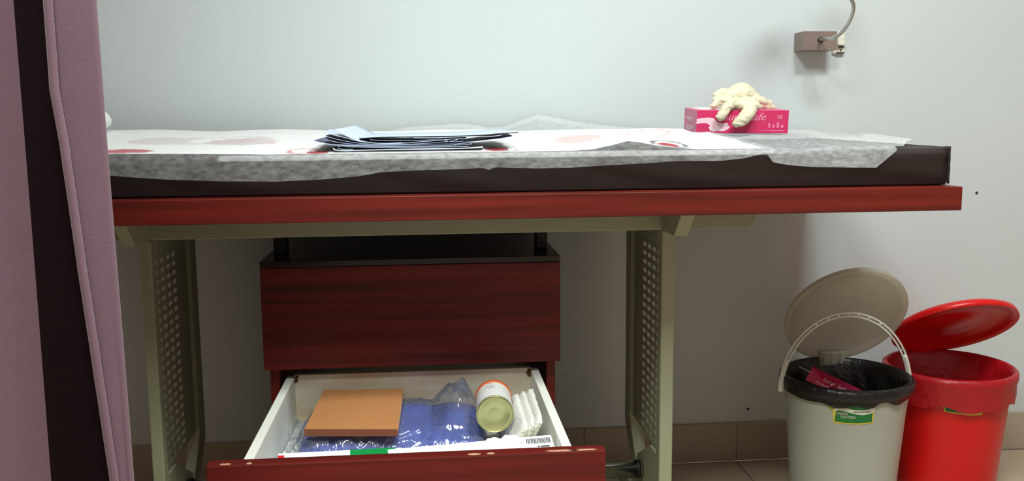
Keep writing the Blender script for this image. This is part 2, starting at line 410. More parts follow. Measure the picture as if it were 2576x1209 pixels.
# ------------------------------------------------------------------ sheets
def curve_x(lst, Y):
    P = [at_y(a, b, Y) for a, b in lst]; xs = [p[0] for p in P]; zs_ = [p[2] for p in P]
    return lambda X: float(np.interp(X, xs, zs_))
YF = 1.606
fold_u = curve_x([(100, 390), (283, 388), (430, 388), (700, 390), (900, 391), (1215, 390), (1300, 389), (1430, 381), (1500, 376), (1560, 362), (1585, 355), (1610, 357), (1660, 366), (1720, 373), (1800, 379), (1880, 384), (1930, 380), (1950, 372)], YF)
hem_u = curve_x([(100, 436), (283, 442), (430, 452), (560, 456), (700, 456), (800, 452), (900, 443), (960, 433), (1060, 428), (1180, 424), (1215, 422), (1228, 427), (1243, 421), (1350, 423), (1440, 421), (1560, 414), (1700, 405), (1810, 404), (1870, 398), (1925, 386), (1950, 380)], YF-.004)
def yback(X): return float(np.interp(X, [.40, .52], [2.2, 1.97]))
back_pts = [(100, 324), (283, 325), (400, 323), (550, 328), (640, 324), (720, 322), (850, 326), (980, 328), (1100, 323), (1200, 322), (1300, 326), (1450, 323), (1540, 321), (1600, 316), (1650, 317), (1700, 327), (1760, 331), (1810, 328), (1840, 321), (1862, 318), (1890, 321), (1920, 333), (1945, 360), (1960, 371)]
bx_l = []; bz_l = []
for a, b in back_pts:
    Y = 2.2 if a < 1650 else (1.97 if a > 1760 else 2.2-(a-1650)/110*.23)
    p = at_y(a, b, Y); bx_l.append(p[0]); bz_l.append(p[2])
def back_u(X): return float(np.interp(X, bx_l, bz_l))
XU0, XU1 = -.93, at_y(1948, 378, YF)[0]
def sheet_u(u, v):
    NT_, = (.62,)
    X = XU0+(XU1-XU0)*u
    zf = max(fold_u(X), MT+.003); zb = max(back_u(X), MT+.004); yb = yback(X)
    hm = hem_u(X)
    if v < .08:       # behind the silhouette edge the sheet falls to the mattress
        k = v/.08; return (X, yb+.05*(1-k), MT+.004+(zb-MT-.004)*math.sin(k*PI/2))
    if v < .66:
        t = (v-.08)/.58; Y = yb+(YF+.02-yb)*t
        z = zb+(zf+.001-zb)*t
        w = math.sin(t*PI)
        z += w*(.0035*fbm(X*5, Y*11, 1)+.0022*nz(X*16+2*Y, Y*24, 4))
        return (X, Y, z)
    t = (v-.66)/.34
    if t < .25:
        a = t/.25*PI/2; return (X, YF+.02-.021*math.sin(a), zf+.001-.010*(1-math.cos(a)))
    k = (t-.25)/.75; z0 = zf-.009; z = z0+(hm-z0)*k
    y = YF-.001-.006*k*(.4+.6*abs(nz(X*7, 3)))-.003*k*math.sin(X*38+2*nz(X*5, 1))
    x0 = at_y(1228, 420, YF)[0]
    y -= .007*k*math.exp(-((X-x0)/.012)**2)
    return (X, y, z)
prints = []
def pr(px, py, Y, rx, ry, c, hole=False):
    p = at_y(px, py, Y); prints.append((p[0], Y-1.93, rx, ry, lin(c), hole))
pr(1682, 359, 1.70, .034, .07, (110, 112, 115), True); pr(1680, 360, 1.69, .019, .04, (180, 66, 78))
pr(1250, 371, 1.67, .022, .03, (160, 60, 68)); pr(1285, 372, 1.66, .012, .02, (120, 116, 118), True)
pr(310, 372, 1.68, .05, .04, (200, 120, 126)); pr(765, 371, 1.68, .03, .05, (212, 160, 164), True); pr(800, 372, 1.66, .02, .03, (176, 70, 78))
pr(1455, 343, 1.86, .05, .08, (232, 206, 206)); pr(600, 345, 1.86, .07, .08, (220, 206, 208)); pr(1625, 335, 1.95, .05, .08, (222, 204, 206), True); pr(400, 335, 1.9, .06, .08, (226, 220, 220)); pr(560, 338, 1.9, .1, .1, (226, 220, 220), True)
M_SHEETU = sheet_material('printed_nonwoven_sheet', prints, (.10, .24))
M_LAYER = sheet_material('printed_folded_sheet', prints, (.97, 1))
v, f = grid(220, 44, sheet_u)
su = mesh('bed_sheet', v, f, M_SHEETU, None, (0, 1.93, 0), True); tag(su, 'white disposable bed sheet with red printed motifs draped over the mattress front', 'bed sheet')
def sheet_u2(u, v):
    p = sheet_u(.004+u*.99, .09+v*.565); return (p[0], p[1], p[2]-.0016)
v, f = grid(160, 24, sheet_u2)
mesh('folded_layer', v, f, M_LAYER, su, smooth=True)
# lower plain sheet
fold_l = curve_x([(1900, 362), (2000, 362), (2170, 363), (2240, 366), (2300, 370)], YF+.006)
hem_l = curve_x([(1200, 376), (1900, 376), (1932, 390), (1945, 408), (1985, 415), (2050, 420), (2205, 421.5)], YF+.001)
back_l = curve_x([(500, 335), (880, 334), (980, 328), (1005, 322), (1040, 318), (1150, 311), (1180, 312), (1225, 320), (1265, 319), (1310, 303), (1355, 288), (1400, 296), (1440, 304), (1500, 313), (1600, 322), (1700, 330), (1900, 330), (1990, 324), (2040, 326), (2080, 338), (2100, 344), (2140, 346), (2300, 346)], 2.264)
XL0 = -.35
xh = at_y(2205, 421, YF)[0]; xf = at_y(2258, 382, YF)[0]; xm = at_y(2296, 352, 1.75)[0]; xb = at_y(2105, 343, 2.264)[0]
def sheet_l(u, v):
    if v < .6:
        t = v/.6; Y = 2.264+(YF+.016-2.264)*t
        xe = np.interp(Y, [YF, 1.75, 2.264], [xf, xm, xb]); X = XL0+(xe-XL0)*u
        zb = back_l(X); zf = max(MT+.0018, min(fold_l(X), MT+.006) if X > .72 else MT+.0018)
        g = max(0, (1-t)); z = zf+(zb-zf)*(g**2.2 if X < .55 else g**1.2)
        z = max(z, MT+.0018)
        if X > .70: z += .0015*math.sin(t*PI)*(1+fbm(X*14, Y*14, 2))
        if u > .985 and .3 < t < .9: z += .006
        return (X, Y, z)
    t = (v-.6)/.4
    xe = xf+(xh-xf)*max(0, (t-.2)/.8); X = XL0+(xe-XL0)*u
    zf = MT+.0018 if X < .72 else max(MT+.0018, min(fold_l(X), MT+.006))
    if t < .2:
        a = t/.2*PI/2; return (X, YF+.016-.014*math.sin(a), zf-.008*(1-math.cos(a)))
    k = (t-.2)/.8; z0 = zf-.008; hm = min(hem_l(X), z0-.001)
    return (X, YF+.002-.003*k*(1+nz(X*22, 5))*(1 if X > .72 else 0), z0+(hm-z0)*k)
M_SHEETL = sheet_material('plain_nonwoven_sheet', [], (.22, .42))
v, f = grid(200, 40, sheet_l)
sl = mesh('bed_sheet', v, f, M_SHEETL, None, (0, 1.93, 0), True); tag(sl, 'thin translucent white sheet with a slanted end lying under the glove box', 'bed sheet')
# pillow peeking from behind the curtain
def pillow_fn(u, v):
    a = 2*PI*u; b = (v-.5)*PI
    sx = math.copysign(abs(math.cos(a))**.55, math.cos(a)); sy = math.copysign(abs(math.sin(a))**.55, math.sin(a)); cb = abs(math.cos(b))**.6
    return (-.83+.135*sx*cb, 2.0+.19*sy*cb, MT+.060+.040*math.sin(b)+.003*fbm(a*2, b*3))
xp = at_y(262, 300, 2.05)[0]
v, f = grid(48, 20, lambda u, w: (lambda p: (p[0]+(xp+.83-.135), p[1], p[2]))(pillow_fn(u, w)), True)
pl = mesh('pillow', v, f, M_PILLOW, None, (xp-.135, 2.0, MT), True); tag(pl, 'white pillow at the curtained end of the couch, mostly hidden by the curtain', 'pillow')

# ------------------------------------------------------------------ leaflets on the sheet
def leaflet(pts, Y0, depth, m, under, label, thick=.0012, skew=0.0, rise=0.0, bend=True):
    P = [at_y(a, b, Y0) for a, b in pts]
    S = spline([(p[0], Y0, p[2]) for p in P], 36) if bend else [Vector(p) for p in P]
    nd = 6; V = []; Fc = []; n = len(S)
    for layer in (0, 1):
        for j in range(nd):
            t = j/(nd-1)
            for p in S: V.append((p[0]+skew*t, Y0+depth*t, p[2]+rise*t-(thick if layer else 0)))
    L = nd*n
    for j in range(nd-1):
        for i in range(n-1):
            Fc.append((j*n+i, j*n+i+1, (j+1)*n+i+1, (j+1)*n+i)); Fc.append((L+j*n+i, L+(j+1)*n+i, L+(j+1)*n+i+1, L+j*n+i+1))
    nt = len(Fc)
    for i in range(n-1):
        Fc.append((i, L+i, L+i+1, i+1)); k = (nd-1)*n; Fc.append((k+i, k+i+1, L+k+i+1, L+k+i))
    for j in range(nd-1):
        Fc.append((j*n, (j+1)*n, L+(j+1)*n, L+j*n)); k = n-1; Fc.append((j*n+k, L+j*n+k, L+(j+1)*n+k, (j+1)*n+k))
    c = P[len(P)//2]
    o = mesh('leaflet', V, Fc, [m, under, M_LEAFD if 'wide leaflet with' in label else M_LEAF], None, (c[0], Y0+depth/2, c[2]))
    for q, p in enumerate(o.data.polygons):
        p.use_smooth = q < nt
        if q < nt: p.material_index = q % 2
        elif q < nt+2*(n-1): p.material_index = 2
    tag(o, label, 'leaflet', 'leaflets piled on the couch'); return o
lf = [
 ([(838, 372), (843, 376), (870, 378), (900, 377), (1000, 375), (1120, 373), (1190, 371), (1216, 369)], 1.652, .13, M_PAPER, M_LEAFD, 'white leaflet with a curled end at the bottom of the leaflet pile', .0014, 0, .0),
 ([(888, 375), (868, 375), (850, 372), (856, 367), (900, 369), (1000, 371), (1150, 372), (1180, 371)], 1.656, .12, M_LEAFD, M_LEAFD, 'leaflet with a rolled back fold second from the bottom of the pile', .0007, 0, .001),
 ([(815, 363), (860, 365), (950, 368), (1050, 369), (1180, 368)], 1.658, .14, M_LEAF, M_LEAFD, 'flat pale leaflet resting on the rolled fold of the pile', .0007, 0, .001),
 ([(789, 353), (815, 359), (850, 363), (950, 366), (1080, 366), (1150, 364), (1185, 362), (1180, 359), (1150, 361), (1140, 365)], 1.66, .15, M_LEAFN, M_LEAFD, 'leaflet sticking out furthest towards the curtain, its other end looped', .0007, .0, .001),
 ([(812, 347), (835, 354), (880, 361), (960, 364), (1080, 362), (1160, 361)], 1.662, .15, M_LEAFB, M_LEAFD, 'blue printed leaflet fanned out in the middle of the pile', .0007, 0, .002),
 ([(819, 341), (850, 350), (900, 359), (980, 363), (1080, 359), (1150, 352), (1135, 349), (1120, 353), (1145, 356), (1165, 354)], 1.664, .14, M_LEAFD, M_LEAFD, 'leaflet with a small loop at its far end above the blue one', .0007, 0, .002),
 ([(814, 331), (835, 338), (870, 346), (910, 356), (980, 361), (1060, 356), (1130, 350), (1175, 348)], 1.668, .14, M_LEAF, M_LEAFD, 'leaflet whose thin end lifts up beside the tallest flap', .0007, 0, .003),
 ([(840, 325), (858, 334), (885, 347), (920, 357), (960, 360), (1010, 358)], 1.672, .17, M_LEAF, M_LEAFD, 'pale blue leaflet with its end lifted highest above the pile', .0012, .03, .005),
 ([(905, 347), (960, 344), (1050, 342.5), (1150, 341), (1220, 338), (1255, 335), (1303, 332)], 1.676, .16, M_LEAF, M_LEAFD, 'wide leaflet with a dark underside spread across the top of the pile', .0016, -.02, .003),
 ([(1040, 346), (1100, 346), (1180, 343), (1240, 342), (1262, 339)], 1.672, .13, M_PAPER, M_LEAFD, 'white leaflet directly under the wide dark backed one', .0007, 0, .003),
 ([(1120, 357), (1180, 356), (1220, 352), (1262, 347), (1290, 342)], 1.670, .12, M_LEAFN, M_LEAFD, 'dark navy leaflet under the far end of the wide leaflet', .0007, 0, .003),
 ([(930, 351), (990, 353), (1060, 352), (1110, 349)], 1.674, .12, M_LEAFD, M_LEAFD, 'added black leaflet standing in for the shade in the gap below the wide leaflet', .0007, 0, .002),  # black sheet added as painted shade between the leaflets
]
for a in lf: leaflet(*a)

# ------------------------------------------------------------------ glove box and gloves
GY = 2.045
gl_, gr_ = at_y(1752, 278, GY), at_y(1983, 273, GY); gb = at_y(1980, 333, GY)
bw, bd, bh = gr_[0]-gl_[0], .105, gr_[2]-gb[2]-.001
gbox = thing('glove_box', (gl_[0], GY, gb[2]), 'pink cardboard glove box with white lettering standing at the back of the couch', 'box')
BASE[gbox.name] = Vector((0, 0, 0))
carton = box('carton', 0, bw, 0, bd, 0, bh, M_PINK, gbox, bv=.0012)
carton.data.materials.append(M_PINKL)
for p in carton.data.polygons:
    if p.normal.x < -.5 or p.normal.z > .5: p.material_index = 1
box('lid_panel', .012, bw*.62, .02, bd-.012, bh, bh+.0008, M_PAPER, gbox)
gbox.rotation_euler = (math.radians(3.2), math.radians(.6), math.radians(-.6))
fx = lambda x, z, d=.0006: (x, -d, z)
def flat(name, poly, m, d=.0005):
    return mesh(name, [fx(a*bw, b*bh, d) for a, b in poly], [tuple(range(len(poly)))], m, gbox)
# pale hand shape printed on the front
flat('hand_print', [(.0, .40), (.0, .62), (.07, .66), (.14, .68), (.19, .63), (.23, .48), (.27, .44), (.33, .46), (.345, .38), (.325, .33), (.365, .31), (.345, .19), (.30, .10), (.24, .10), (.19, .13), (.13, .24), (.15, .33), (.11, .44), (.05, .44)], M_PINKW)
flat('hand_print', [(.13, .30), (.17, .16), (.24, .12), (.20, .10), (.15, .14)], M_PAPER, .0008)
lettering('lettering', 'Surgi Safe', .024, .35, lambda x, y: fx(bw*.51+x*1.05, bh*.70+y), M_PINKT, gbox)
lettering('lettering', 'CE', .010, 0, lambda x, y: fx(bw*.90+x, bh*.70+y), M_PINKW, gbox)
for k, (w, h) in enumerate(((.020, .21), (.026, .14), (.026, .24), (.03, .13))):
    c = .79+k*.047
    flat('icon', [(c-w/2*1.0, .24), (c+w/2, .24), (c+w/2, .24+h), (c-w/2, .24+h)], M_PINKM)
for a, b, m_ in ((.70, .82, M_PINKM), (.82, .86, M_PINKW), (.87, .89, M_PINKW), (.90, .945, M_PINKW)):
    flat('printed_line', [(a, .118), (b, .118), (b, .135), (a, .135)], m_)
for k, (a, b, z, h) in enumerate(((.25, .8, .58, .07), (.3, .7, .49, .05), (.15, .75, .24, .05), (.2, .8, .17, .05), (.3, .85, .10, .05))):
    mesh('side_lettering', [(-.0006, bd*a, bh*z), (-.0006, bd*b, bh*z), (-.0006, bd*b, bh*(z+h)), (-.0006, bd*a, bh*(z+h))], [(0, 1, 2, 3)], M_PINKW, gbox)

def blob(name, caps, m, base, voxel, smooth, disp, dscale, label, cat, group=None):
    """capsules (points, radii) merged into one continuous soft surface"""
    V = []; Fc = []
    for pts, radii in caps:
        S = spline(pts, 4*(len(pts)-1)) if len(pts) > 2 else [Vector(p) for p in pts]
        rr = [float(np.interp(i/(len(S)-1), np.linspace(0, 1, len(radii)), radii)) for i in range(len(S))]
        for e in (0, -1):  # rounded ends
            pass
        t0 = (S[0]-S[1]).normalized(); t1 = (S[-1]-S[-2]).normalized()
        S = [S[0]+t0*rr[0]*.85, S[0]+t0*rr[0]*.5]+S+[S[-1]+t1*rr[-1]*.5, S[-1]+t1*rr[-1]*.85]
        rr = [rr[0]*.35, rr[0]*.85]+rr+[rr[-1]*.85, rr[-1]*.35]
        v, f = tube_vf(S, rr, 12, len(V)); V += v; Fc += f
    tmp = mesh('tmp', V, Fc, m, None, base)
    bm = bmesh.new(); bm.from_mesh(tmp.data); bmesh.ops.recalc_face_normals(bm, faces=bm.faces); bm.to_mesh(tmp.data); bm.free()
    r = tmp.modifiers.new('r', 'REMESH'); r.mode = 'VOXEL'; r.voxel_size = voxel
    s = tmp.modifiers.new('s', 'SMOOTH'); s.factor = .6; s.iterations = smooth
    bpy.context.view_layer.update()
    me = bpy.data.meshes.new_from_object(tmp.evaluated_get(bpy.context.evaluated_depsgraph_get()))
    me.name = name; bpy.data.objects.remove(tmp)
    for vv in me.vertices:
        c = vv.co; k = disp*(.6*nz(c.x*dscale, c.y*dscale, c.z*dscale*1.6)+1.0-2.4*abs(nz(c.x*dscale*.7+9, c.y*dscale*.7, c.z*dscale*1.5)))
        vv.co = c+vv.normal*k
    if not me.materials: me.materials.append(m)
    for p in me.polygons: p.use_smooth = True
    o = bpy.data.objects.new(name, me); col.objects.link(o); o.location = base; tag(o, label, cat, group); return o
def gp(px, py, Y): return tuple(at_y(px, py, Y))
GB = tuple(at_y(1865, 270, 2.09))
# upper glove: crumpled palm mound, thumb bump, cuff folds
blob('latex_glove', [
    ([gp(1826, 250, 2.085), gp(1848, 240, 2.09), gp(1868, 237, 2.095), gp(1896, 250, 2.095)], [.014, .0225, .0255, .016]),
    ([gp(1848, 230, 2.09), gp(1864, 222, 2.092), gp(1882, 233, 2.09)], [.011, .0125, .012]),
    ([gp(1802, 238, 2.08), gp(1814, 233, 2.085), gp(1838, 238, 2.09)], [.0075, .0095, .012]),
    ([gp(1799, 250, 2.075), gp(1820, 250, 2.08), gp(1845, 249, 2.085)], [.006, .0085, .011]),
    ([gp(1794, 266, 2.06), gp(1808, 257, 2.068), gp(1830, 249, 2.075)], [.006, .0085, .011]),
    ([gp(1832, 254, 2.062), gp(1865, 252, 2.062), gp(1905, 252, 2.068), gp(1934, 262, 2.08)], [.005, .0065, .008, .0055]),
    ([gp(1850, 257, 2.066), gp(1890, 260, 2.066), gp(1925, 267, 2.08), gp(1950, 271, 2.09)], [.005, .0065, .0065, .0035]),
    ([gp(1895, 244, 2.085), gp(1918, 254, 2.085), gp(1938, 260, 2.09)], [.009, .008, .005]),
], M_LATEX, GB, .0016, 2, .0023, 62, 'crumpled cream latex glove heaped on top of the pink glove box', 'glove', 'latex gloves on the box')
# lower glove: fingers hanging over the front of the box
blob('latex_glove', [
    ([gp(1850, 258, 2.05), gp(1834, 264, 2.034), gp(1824, 277, 2.028), gp(1811, 294, 2.028)], [.0105, .0105, .0102, .0098]),
    ([gp(1846, 259, 2.055), gp(1868, 264, 2.042), gp(1888, 270, 2.034)], [.010, .012, .012]),
    ([gp(1888, 270, 2.036), gp(1882, 284, 2.022), gp(1868, 300, 2.020), gp(1852, 312, 2.022)], [.0125, .0145, .0135, .0095]),
    ([gp(1894, 276, 2.034), gp(1884, 292, 2.024), gp(1868, 305, 2.022)], [.009, .010, .009]),
    ([gp(1872, 258, 2.06), gp(1895, 262, 2.05), gp(1908, 268, 2.05)], [.009, .010, .007]),
], M_LATEX, GB, .0018, 2, .0016, 70, 'cream latex glove with its fingers hanging down over the front of the box', 'glove', 'latex gloves on the box')

# ------------------------------------------------------------------ wall lamp and switch
lamp = thing('wall_lamp', (.95, WY, 1.04), 'brown metal wall lamp base with a curved chrome gooseneck', 'lamp')
a = at_y(2023, 78, 2.216); b = at_y(2105, 126, 2.216)
box('mount_box', a[0], b[0], 2.216, WY-.0005, b[2], a[2], M_LAMPBOX, lamp, bv=.0012)
g0 = at_y(2063, 100, 2.216)
gpath = [g0, at_y(2066, 99.5, 2.205), at_y(2078, 98.5, 2.17), at_y(2094, 96, 2.14), at_y(2112, 86, 2.12), at_y(2131, 64, 2.105), at_y(2144, 36, 2.09), at_y(2147, 12, 2.08), at_y(2139, -8, 2.07), at_y(2128, -50, 2.05), at_y(2118, -140, 2.03), at_y(2105, -235, 2.0)]
S = spline(gpath, 60)
gn = tube('gooseneck', S, [.0042*(1+.05*(i % 2)) for i in range(len(S))], M_STEEL, lamp, seg=12)
tube('socket_collar', [tuple(g0+np.array([0, .001, 0])), tuple(g0+np.array([.001, -.006, 0]))], .0065, M_DARKPL, lamp, seg=16)
e = S[-1]; d = Vector((-.75, -.2, -.6)).normalized()
v, f = tube_vf([e-d*.004, e+d*.01, e+d*.03, e+d*.06, e+d*.07], [.008, .014, .018, .032, .034], 24); mesh('lamp_head', v, f, M_STEEL, lamp, smooth=True)
sw = thing('wall_switch', tuple(at_y(2114, 104, WY)), 'small ivory wall switch half hidden behind the wall lamp base', 'switch')
a = at_y(2099, 77, WY-.012); b = at_y(2126, 134, WY-.012)
box('switch_plate', a[0], b[0], WY-.008, WY-.0005, b[2], a[2]-.001, M_SWITCH, sw, bv=.002)
a = at_y(2108, 90, WY-.02); b = at_y(2126, 114, WY-.02)
box('plug', a[0], b[0], WY-.022, WY-.008, b[2], a[2], M_SWITCH, sw, bv=.003)
for y0_, y1_, x0_, x1_ in ((116, 119.5, 2110, 2124), (124, 128, 2113.5, 2116.5), (131, 134.5, 2104, 2124)):
    a = at_y(x0_, y0_, WY-.009); b = at_y(x1_, y1_, WY-.009); box('switch_slot', a[0], b[0], WY-.0098, WY-.008, b[2], a[2], M_DARKPL, sw)

# ------------------------------------------------------------------ drawer pedestal
PX0, PX1, PYF, PZT = -.3305, .2595, 1.8293, .606
ped = thing('drawer_pedestal', (-.035, 2.0, 0), 'red mahogany drawer pedestal under the couch with its lower drawer pulled out', 'cabinet')
PB = 2.235
for x0, x1 in ((PX0+.008, PX0+.026), (PX1-.026, PX1-.008)):
    box('side_panel', x0, x1, PYF+.02, PB, .03, PZT, M_MAHOG2, ped, bv=.001)
box('top_panel', PX0, PX1, PYF+.001, PB, PZT+.0008, PZT+.0125, M_PEDTOP, ped, bv=.001)
box('back_panel', PX0+.026, PX1-.026, PB-.012, PB, .03, PZT, M_PEDTOP, ped)
box('plinth', PX0+.026, PX1-.026, PYF+.04, PB-.012, .0, .06, M_PEDTOP, ped)
ud = box('drawer', PX0, PX1, PYF, PYF+.018, .4017, PZT, M_MAHOG2, ped, bv=.0015)
for x0, x1 in ((PX0+.042, PX0+.056), (PX1-.056, PX1-.042)): box('drawer_side', x0, x1, PYF+.0185, 2.19, .43, .59, M_WHITEB, ud)
box('drawer_bottom', PX0+.056, PX1-.056, PYF+.0185, 2.19, .43, .436, M_WHITEB, ud)
for k, (px0, px1, py) in enumerate(((695, 724, 632), (1352, 1379, 626))):
    p = at_z(px0, py, PZT+.0125); q = at_z(px1, py, PZT+.0125)
    box('support_bracket', max(p[0], PX0+.002), min(q[0], PX1-.002), 1.935, 1.985, PZT+.013, TT-.043, M_BLACKM, ped, bv=.001)
# lower drawer, open
QY = 1.3364; QT = .3962
ld = box('drawer', PX0-.001, PX1-.0005, QY, QY+.026, .19, QT, M_MAHOG2, ped, bv=.002)
ST = .379; DX0, DX1 = -.2915, .2175; DB = 1.868; FZ = .283
box('drawer_side', DX0, DX0+.0155, QY+.0265, DB, FZ-.01, ST, M_WHITEB, ld, bv=.001)
box('drawer_side', DX1-.0155, DX1, QY+.0265, DB, FZ-.01, ST, M_WHITEB, ld, bv=.001)
box('drawer_back', DX0+.0156, DX1-.0156, DB-.014, DB-.0005, FZ-.01, ST+.004, M_BACKB, ld, bv=.001)
box('drawer_bottom', DX0+.0156, DX1-.0156, QY+.0265, DB-.0145, FZ-.008, FZ, M_WHITEB, ld)
for x0, x1 in ((DX0-.012, DX0-.001), (DX1+.001, DX1+.012)): box('drawer_runner', x0, x1, QY+.03, DB, .32, .345, M_STEEL, ld)
for x in (DX0+.0185, DX1-.0185):
    pts = [(x+(.006*math.cos(a)*(1+.9*nz(a*2, x*50))), DB-.0148, ST-.006+.009*math.sin(a)*(1+.9*nz(a*2+3, x*50))) for a in np.linspace(0, 2*PI, 18, endpoint=False)]
    mesh('rust_stain', pts, [tuple(range(18))], M_RUST, ld)
# chipped laminate on the top edge of the drawer front
for x, w in ((-.305, .016), (-.27, .008), (.06, .02), (.085, .012), (.19, .05), (.225, .045)):
    n = 14; pts = []
    for k in range(n):
        a = 2*PI*k/n; pts.append((min(PX1-.004, x+w/2*math.cos(a)*(1+.5*nz(k*.9, x*40))), QY+.006+.004*math.sin(a)*(1+.6*nz(k*1.3, x*70)), QT+.0003))
    mesh('chipped_spot', pts, [tuple(range(n))], M_CHIP, ld)

# ------------------------------------------------------------------ drawer contents
M_FILM = film_material()
# blue folded cloth
def pack_h(x, y):
    u = (x+.072)/.172; w = (y-1.705)/.135
    e = max(0, 1-abs(u)**6)*max(0, 1-abs(w)**6)
    return e**.35
def pack(u, v):
    x = -.244+.344*u; y = 1.57+.27*v
    h = pack_h(x, y)
    return (x, y, min(.3465, FZ+.001+(.052+.005*nz(x*12, y*14)+.004*nz(x*30, y*30, 2)-.004*(x > -.02)*1)*h))
v, f = grid(70, 50, pack)
n0 = len(v); v += [(p[0], p[1], FZ+.0004) for p in v]
f += [tuple(i+n0 for i in reversed(q)) for q in f]
pk = mesh('folded_gown', v, f, M_BLUE, None, (-.072, 1.705, FZ), True); tag(pk, 'folded bright blue cloth inside a clear plastic bag in the open drawer', 'cloth')
bk = [at_z(815, 980, .360), at_z(1015, 977, .360), at_z(1000, 1080, .360), at_z(765, 1080, .360)]
book = thing('notebook', (float(np.mean([p[0] for p in bk])), 1.70, .345), 'orange covered notebook lying on the blue bag in the drawer', 'notebook')
# film over the cloth
def film_z(x, y):
    base = FZ+.003+(.055+.005*nz(x*12, y*14)+.004*nz(x*30, y*30, 2)-.004*(x > -.02))*pack_h(x, y)
    # bunched free end of the bag beside the tin and left flap
    r = max(0, 1-((x-.048)/.05)**2)*max(0, 1-((y-1.74)/.12)**2)
    l = max(0, 1-((x+.255)/.018)**2)*max(0, 1-((y-1.66)/.15)**2)
    z = base+.06*r*(.7+.5*nz(x*40, y*18, 7))+.06*l*(.6+.6*nz(x*60, y*25, 9))
    cr = abs(nz(x*38+3*nz(x*20, y*20), y*38, 5))+.6*abs(nz(x*80, y*70, 8))
    fr = math.exp(-((y-1.575)/.03)**2); z += (.007+.006*fr)*(.55-cr)*(1 if pack_h(x, y) < .98 else .6)+.0025+.004*fr*abs(nz(x*26, y*90, 12))
    for (a0, b0, a1, b1) in ((bk[3][0], bk[3][1], bk[1][0], bk[1][1]),):   # pressed flat under the notebook
        m = min(1, max(0, min(x-a0+.01, a1-x+.012, y-b0+.012, b1-y+.012)/.012))
        z = z*(1-m)+min(z, .3475)*m
    return max(z, FZ+.0015)
v, f = grid(240, 190, lambda u, w: (lambda x, y: (x+.002*nz(x*60, y*60), y, film_z(x, y)))(-.272+.388*u, 1.49+.355*w))
fm = mesh('plastic_bag', v, f, M_FILM, None, (-.08, 1.69, FZ), True); tag(fm, 'clear crinkled plastic bag wrapped around the blue cloth in the drawer', 'bag')
# notebook
def bkz(z): return [(p[0], p[1], z) for p in bk]
def slab(name, quad, z0, z1, m, parent, grow=0):
    c = np.mean(quad, axis=0); q = [((p[0]-c[0])*(1+grow)+c[0], (p[1]-c[1])*(1+grow)+c[1]) for p in quad]
    v = [(a, b, z0) for a, b in q]+[(a, b, z1) for a, b in q]
    # quad order: back-left, back-right, front-right, front-left
    f = [(0, 1, 2, 3), (7, 6, 5, 4), (0, 4, 5, 1), (1, 5, 6, 2), (2, 6, 7, 3), (3, 7, 4, 0)]
    o = mesh(name, v, f, m, parent)
    bm = bmesh.new(); bm.from_mesh(o.data); bmesh.ops.recalc_face_normals(bm, faces=bm.faces); bm.to_mesh(o.data); bm.free()
    return o
slab('page_block', bk, .3495, .3592, M_PAPER, book, -.012)
slab('cover', bk, .3593, .3603, M_BOOK, book); slab('cover', bk, .3485, .3494, M_BOOK, book)
sp_ = [bk[3], bk[2]]
slab('spine', [(sp_[0][0], sp_[0][1]+.001), (sp_[1][0], sp_[1][1]+.001), (sp_[1][0], sp_[1][1]-.0012), (sp_[0][0], sp_[0][1]-.0012)], .3485, .3603, M_BOOKSP, book)
# tin lying on its side, end towards the front
CYF = 1.595; cc = at_y(1245, 1041, CYF); cr = (at_y(1292, 1041, CYF)[0]-at_y(1197, 1041, CYF)[0])/2; CL = .098
can = thing('tin_can', (cc[0], CYF+CL/2, cc[2]-cr), 'gold ended tin can with white paper label lying on its side in the drawer', 'can')
skx = .004
def cring(yo, r): return [(cc[0]+skx*yo/CL+r*math.cos(2*PI*k/40), CYF+yo, cc[2]+r*math.sin(2*PI*k/40)) for k in range(40)]
def rings(name, rs, m, cap0=False, cap1=False):
    V = []; Fc = []
    for y, r in rs: V += cring(y, r)
    for j in range(len(rs)-1):
        for k in range(40): Fc.append((j*40+k, j*40+(k+1) % 40, (j+1)*40+(k+1) % 40, (j+1)*40+k))
    if cap0: Fc.append(tuple(range(39, -1, -1)))
    if cap1: Fc.append(tuple((len(rs)-1)*40+k for k in range(40)))
    o = mesh(name, V, Fc, m, can, smooth=True)
    bm = bmesh.new(); bm.from_mesh(o.data); bmesh.ops.recalc_face_normals(bm, faces=bm.faces)
    for fc in bm.faces:
        if len(fc.verts) > 4: fc.smooth = False
    bm.to_mesh(o.data); bm.free(); return o
rings('can_body', [(.004, cr*.965), (.008, cr*.975), (CL-.012, cr*.975), (CL-.008, cr*.965)], M_TINLAB)
rings('can_rim', [(.005, cr*.96), (.004, cr), (0, cr*1.005), (-.0015, cr*.985), (0, cr*.955), (.003, cr*.95)], M_GOLD)
rings('can_end', [(.003, cr*.951), (.0025, cr*.8), (.0032, cr*.78), (.0032, cr*.3)], M_GOLD, False, False)
o = mesh('can_end', cring(.0031, cr*.32), [tuple(range(39, -1, -1))], M_GOLD, can)
rings('can_cap', [(CL-.0122, cr*.98), (CL-.012, cr*1.02), (CL, cr*1.02), (CL+.001, cr*.98)], M_ORANGE, False, True)
def on_can(x, y, s=1):   # label text on the upper side
    a = PI/2-x/cr; return (cc[0]+cr*.98*math.cos(a), CYF+.062+y, cc[2]+cr*.98*math.sin(a))
for k in range(4):
    w = (.018, .026, .022, .014)[k]; y = (.018, .006, -.004, -.012)[k]; n = 8
    V = [on_can(-w/2+w*i/n, y+s) for s in (0, .0012) for i in range(n+1)]
    mesh('label_print', V, [(i, i+1, n+2+i, n+1+i) for i in range(n)], M_STGREY, can)
